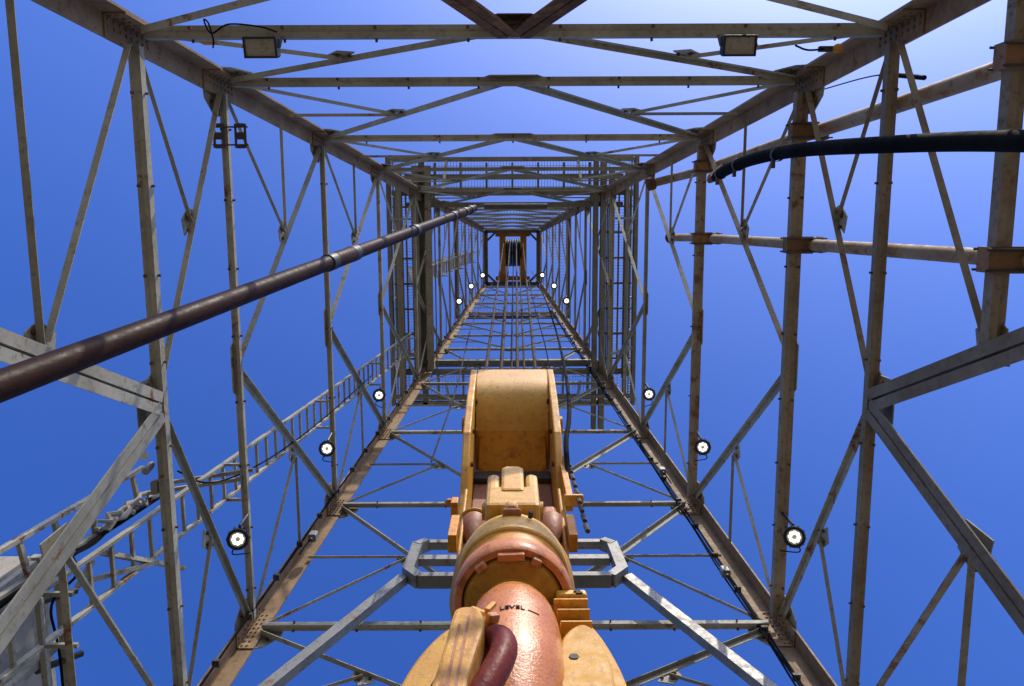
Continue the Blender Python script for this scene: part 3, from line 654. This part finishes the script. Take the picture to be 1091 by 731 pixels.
# ------------------------------------------------------------------ round floodlights
def floodlight(pos, label, wallx):
    pos = V(pos); t = thing('round_floodlight', pos, label, 'floodlight', 'lit round floodlights on the side walls')
    rl = random.Random(int(abs(pos.z*100))+int(pos.x > 0)); aim = (V((rl.uniform(-1.5, 1.5), -.6+rl.uniform(-1.5, 1.5), -1.2))-pos).normalized()
    L_ = MB().lathe(pos, [(0, -.20), (.06, -.195), (.075, -.13), (.125, -.09), (.138, -.03), (.14, .02), (.13, .03), (.10, .03), (.096, .004)], aim, 28).build('housing', 'black', t)
    MB().lathe(pos, [(0, .004), (.097, .004)], aim, 24, False).build('lens', 'ledring', t)
    e1 = aim.cross(V((0, 1, 0))).normalized(); e2 = aim.cross(e1)
    for k in range(8):
        c = pos+(e1*math.cos(k*PI/4)+e2*math.sin(k*PI/4))*.055
        MB().lathe(c, [(0, .012), (.022, .011), (.024, .005)], aim, 10).build('led', 'led', t)
    for k in range(10):
        c = pos+(e1*math.cos(k*PI/5)+e2*math.sin(k*PI/5))*.128-aim*.06
        MB().box(c, (.01, .05, .1), (e1*-math.sin(k*PI/5)+e2*math.cos(k*PI/5)), (e1*math.cos(k*PI/5)+e2*math.sin(k*PI/5)), aim).build('fin', 'black', t)
    bp_ = V((wallx, pos.y-.14, pos.z+.5))
    MB().tube([pos-aim*.14, pos-aim*.14+V((0, -.12, .06)), bp_], .022, 8).build('bracket', 'black', t)
    MB().tube(bez([pos-aim*.12+V((0, .05, 0)), pos+V((math.copysign(.08, pos.x), .2, .0)), V((wallx, pos.y+.4, pos.z+.5))], 6), .009, 6).build('lead', 'rubber', t)
LF = [(-3.60, 2.14, 10.22), (-3.28, 2.03, 14.04), (-2.97, 1.92, 17.88), (-1.95, 1.1, 30.07), (-1.67, .84, 33.49), (-1.34, .69, 37.5)]
for sg, side in ((1, 'left'), (-1, 'right')):
    for i, (x, y, z) in enumerate(LF):
        nm = ['largest and lowest', 'second from the bottom', 'third from the bottom', 'fourth from the bottom', 'second from the top', 'topmost and smallest'][i]
        floodlight((x*sg if sg > 0 else -x+.02, y, z), 'lit round floodlight on the %s wall, %s' % (side, nm), (x-.02)*sg)
# rectangular floodlights on the near top wall
for i, (x, lab) in enumerate(((-2.50, 'unlit rectangular floodlight under the top girt at the left'), (2.22, 'unlit rectangular floodlight under the top girt at the right'))):
    t = thing('rectangular_floodlight', (x, -3.64, 8.5), lab, 'floodlight', 'unlit rectangular floodlights')
    c = V((x, -3.64, 8.5)); ez = V((0, .22, -1)).normalized(); ex = V((1, 0, 0)); ey = ez.cross(ex)
    MB().box(c-ez*.06, (.33, .20, .11), ex, ey, ez, .02).build('housing', 'black', t)
    for sx, sy, a, b in ((0, .09, .33, .02), (0, -.09, .33, .02), (.155, 0, .02, .16), (-.155, 0, .02, .16)):
        MB().box(c+ex*sx+ey*sy+ez*.008, (a, b, .02), ex, ey, ez).build('bezel', 'black', t)
    MB().box(c+ez*.003, (.29, .16, .006), ex, ey, ez).build('glass', 'glass', t)
    for sx in (-1, 1): box_between(MB(), c+ex*sx*.175-ez*.04, V((x+sx*.175, -3.78, 8.66)), .03, .012).build('yoke', 'dark', t)
ob = MB().box((-3.02, -3.70, 8.60), (.17, .012, .10), bev=0).build('orange_tag_plate', 'orange'); tag(ob, 'orange plate on the top girt near the left leg', 'plate')
lw_ = MB().tube(bez([(-3.0, -3.66, 8.6), (-2.96, -3.72, 8.5), (-2.98, -3.86, 8.45), (-3.04, -3.9, 8.5), (-2.98, -3.78, 8.52), (-2.8, -3.86, 8.5), (-2.5, -3.84, 8.52), (-2.35, -3.80, 8.58)], 8), .009, 6).build('lamp_cable', 'rubber')
tag(lw_, 'thin black cable looping above the left rectangular floodlight', 'cable')
sn = thing('gas_sensor', (3.2, -3.66, 8.6), 'small yellow sensor hanging from the top girt near the right leg', 'sensor')
MB().lathe((3.2, -3.62, 8.55), [(0, .04), (.035, .04), (.042, .02), (.042, -.03), (.02, -.045), (.02, -.07), (0, -.07)], n=16).build('body', 'orange', sn)
MB().box((3.1, -3.62, 8.58), (.14, .05, .05)).build('junction_box', 'dark', sn)
MB().tube(bez([(3.1, -3.62, 8.57), (2.9, -3.6, 8.52), (2.8, -3.66, 8.6)], 6), .01, 6).build('lead', 'rubber', sn)

# ------------------------------------------------------------------ clamp plate on the left girt
cb = thing('clamp_bracket', (-3.5, -3.0, 10.7), 'perforated clamp bracket bolted round the girt near the upper left leg', 'bracket')
zc_ = 10.79-.052
for sx in (-1, 1):
    for a, b_, ww, hh in ((-.14, 0, .03, .3), (-.02, 0, .03, .3), (-.08, .13, .09, .05), (-.08, 0, .09, .09), (-.08, -.13, .09, .05)):
        x = -hw(zc_)+.10+sx*.075+(sx*(.14+a))-.0
        MB().box((x, -3.0+b_, zc_-.03), (ww, hh, .012)).build('plate', 'dark', cb)
for dy in (-.11, .11):
    MB().tube([(-hw(zc_)-.12, -3.0+dy, zc_-.03), (-hw(zc_)+.33, -3.0+dy, zc_-.03)], .011, 6).build('rod', 'dark', cb)

# ------------------------------------------------------------------ cables along the lower legs
def leg_cable(sx, label, offs, seed):
    rnd = random.Random(seed); t = thing('leg_cable', (sx*hw(6), hw(6), 6), label, 'cable')
    for k, (a, b) in enumerate(offs):
        pts = []
        for i in range(26):
            z = 6+i*(33-6)/25
            pts.append((sx*(hw(z)-a-rnd.uniform(-.012, .012)), hw(z)-b-rnd.uniform(-.012, .012), z))
        MB().tube(bez(pts, 3), .014, 6).build('conduit', 'rubber', t)
    for i in range(22):
        z = 7.5+i*1.05
        a, b = offs[0]
        MB().box((sx*(hw(z)-a), hw(z)-b, z), (.09, .09, .05)).build('cable_clip', 'dark', t)
leg_cable(-1, 'black conduit clipped along the lower left leg', [(.03, .26), (.05, .29)], 1)
leg_cable(1, 'bundle of black cables clipped along the lower right leg', [(.26, .04), (.30, .05), (.33, .04)], 2)
for k, (x, y, z, lab) in enumerate(((-3.30, 3.18, 12.9, 'small grey junction box on the lower left leg above the second girt'),
                                    (3.22, 3.42, 12.0, 'small grey junction box on the lower right leg above the second girt'),
                                    (2.95, 3.05, 15.9, 'small junction box on the lower right leg above the third girt'))):
    t = thing('junction_box', (x, y, z), lab, 'junction box')
    MB().box((x, y, z), (.13, .13, .17), bev=.02).build('case', 'galv', t); MB().lathe((x, y, z-.09), [(0, -.07), (.03, -.07), (.035, 0), (0, 0)], n=10).build('gland', 'dark', t)
    MB().tube(bez([(x, y, z-.1), (x*1.02, y+.05, z-.3), (x*1.03, y*1.03, z-.5)], 5), .012, 6).build('lead', 'rubber', t)

# ------------------------------------------------------------------ lower left: cable rack, camera, wind wall
cr = thing('cable_rack', (-5.3, 1.6, 7), 'outer cable rack with hoses behind the heavy brace at lower left', 'cable rack')
rx = lambda z: -(hw(z)+1.4)
for y, za, zb in ((1.38, 7.3, 10.9), (1.86, 7.3, 11.3)): box_between(MB(), (rx(za), y, za), (rx(zb), y, zb), .05, .07, V((-1, 0, 0))).build('rail', 'steel', cr)
for z in (7.7, 8.35, 8.95, 9.6, 10.6): box_between(MB(), (rx(z), 1.36, z), (rx(z+.12), 1.9, z+.12), .05, .06).build('rung', 'steel', cr)
for k in range(4):
    rnd = random.Random(20+k); pts = [(rx(z)+.06+rnd.uniform(-.05, .05), 1.84+.025*k+rnd.uniform(-.06, .07), z) for z in (7.0, 7.9, 8.8, 9.5, 10.2, 11.2)]
    MB().tube(bez(pts, 6), .018, 8).build('hose', 'rubber', cr)
for k in range(3):
    rnd = random.Random(40+k); pts = []
    for i in range(12):
        z = 9.6+i*.11; pts.append((rx(z)+.08+rnd.uniform(-.06, .06), 1.72+.05*k+rnd.uniform(-.07, .07), z))
    MB().tube(pts, [.015+.03*math.sin(i/11*PI)*rnd.uniform(.5, 1.3) for i in range(12)], 7).build('rag_wrap', 'panel', cr)
for z in (10.7, 11.1): box_between(MB(), (rx(z), 1.7, z), (-hw(z), 1.5, z+.05), .05, .05).build('support_arm', 'steel', cr)
tri = thing('ladder_bracket', (-4.3, 1.8, 8.6), 'triangular stand-off bracket behind the lower end of the long ladder', 'bracket')
for A, B in (((-4.40, 1.50, 8.3), (-4.1, 2.3, 9.7)), ((-4.45, 1.7, 8.0), (-4.2, 2.0, 9.2)), ((-4.42, 1.55, 8.2), (-4.5, 1.75, 8.0))):
    box_between(MB(), A, B, .05, .05).build('bar', 'steel', tri)
cc = thing('surveillance_camera', (-3.95, .72, 8.7), 'small white surveillance camera on the left girt below the brace joint', 'camera')
MB().lathe((-3.98, .70, 8.62), [(0, .12), (.035, .11), (.042, .08), (.042, -.04), (.02, -.06), (0, -.06)], V((.1, -.3, .95)).normalized(), 16).build('body', 'galv', cc)
MB().box((-3.94, .92, 8.7), (.07, .16, .07), bev=.02).build('mount', 'galv', cc)
MB().lathe((-4.0, .52, 8.6), [(0, .02), (.06, .0), (.065, -.015), (0, -.015)], V((0, -.3, .95)).normalized(), 16).build('sun_shield', 'white', cc)
ww = thing('wind_wall', (-6.3, 4, FLOOR), 'tall grey panelled wind wall at the lower left corner', 'wall')
for k in range(5):
    y0 = 1.98+k*1.06
    MB().box((-5.64, y0+.53, 3.72), (.05, 1.05, 10.9)).build('panel', 'panel', ww)
    MB().box((-5.60, y0, 3.7), (.07, .06, 10.86)).build('rib', 'steel', ww)
MB().box((-5.62, 4.6, 9.22), (.12, 5.34, .10)).build('top_channel', 'steel', ww)
MB().box((-6.7, 1.93, 3.7), (2.1, .05, 10.9)).build('end_panel', 'panel', ww)
ps = thing('rail_stand', (-4.8, 2.6, FLOOR), 'pair of horizontal rails on slim posts beside the wind wall at lower left', 'rail')
for x, z, y0, y1, bb in ((-4.79, 8.2, 1.55, 5.0, .08), (-4.82, 7.86, 1.8, 5.0, .06), (-4.86, 7.98, 1.7, 5.0, .035)): box_between(MB(), (x, y0, z), (x, y1, z), bb, bb).build('rail', 'steel', ps)
for y in (2.5, 4.9): box_between(MB(), (-4.9, y, FLOOR), (-4.9, y, 8.3), .08, .08).build('post', 'steel', ps)
for y in (1.9, 2.62): box_between(MB(), (-4.95, y, 7.9), (-4.7, y+.05, 8.35), .05, .05).build('tie', 'dark', ps)
MB().tube(bez([(-4.7, 1.5, 8.3), (-4.6, 1.7, 8.2), (-4.78, 1.95, 8.0), (-4.74, 2.6, 8.0), (-4.76, 4.5, 8.0)], 6), .014, 6).build('lead', 'rubber', ps)
sg_ = MB().tube(bez([(-3.89, .9, 9.2), (-3.80, 1.22, 9.75), (-3.74, 1.45, 10.75), (-3.58, 1.55, 12.2), (-3.35, 1.52, 14.2), (-3.05, 1.4, 17.5)], 8), .011, 6).build('slung_cable', 'rubber')
tag(sg_, 'thin black cable slung across the left wall above the long ladder', 'cable')
st = MB().tube(bez([(3.98, -3.58, 11.0), (4.05, -3.55, 9.9), (4.1, -3.5, 9.4), (4.16, -3.36, 8.7)], 6), [.008]*10+[.012]*4+[.026]*5, 8).build('stub_cable', 'rubber')
tag(st, 'short black cable end sticking out past the upper right leg', 'cable')

# ------------------------------------------------------------------ render
scene.render.engine = 'CYCLES'
scene.cycles.max_bounces = 6
scene.render.resolution_x = 1024; scene.render.resolution_y = 686
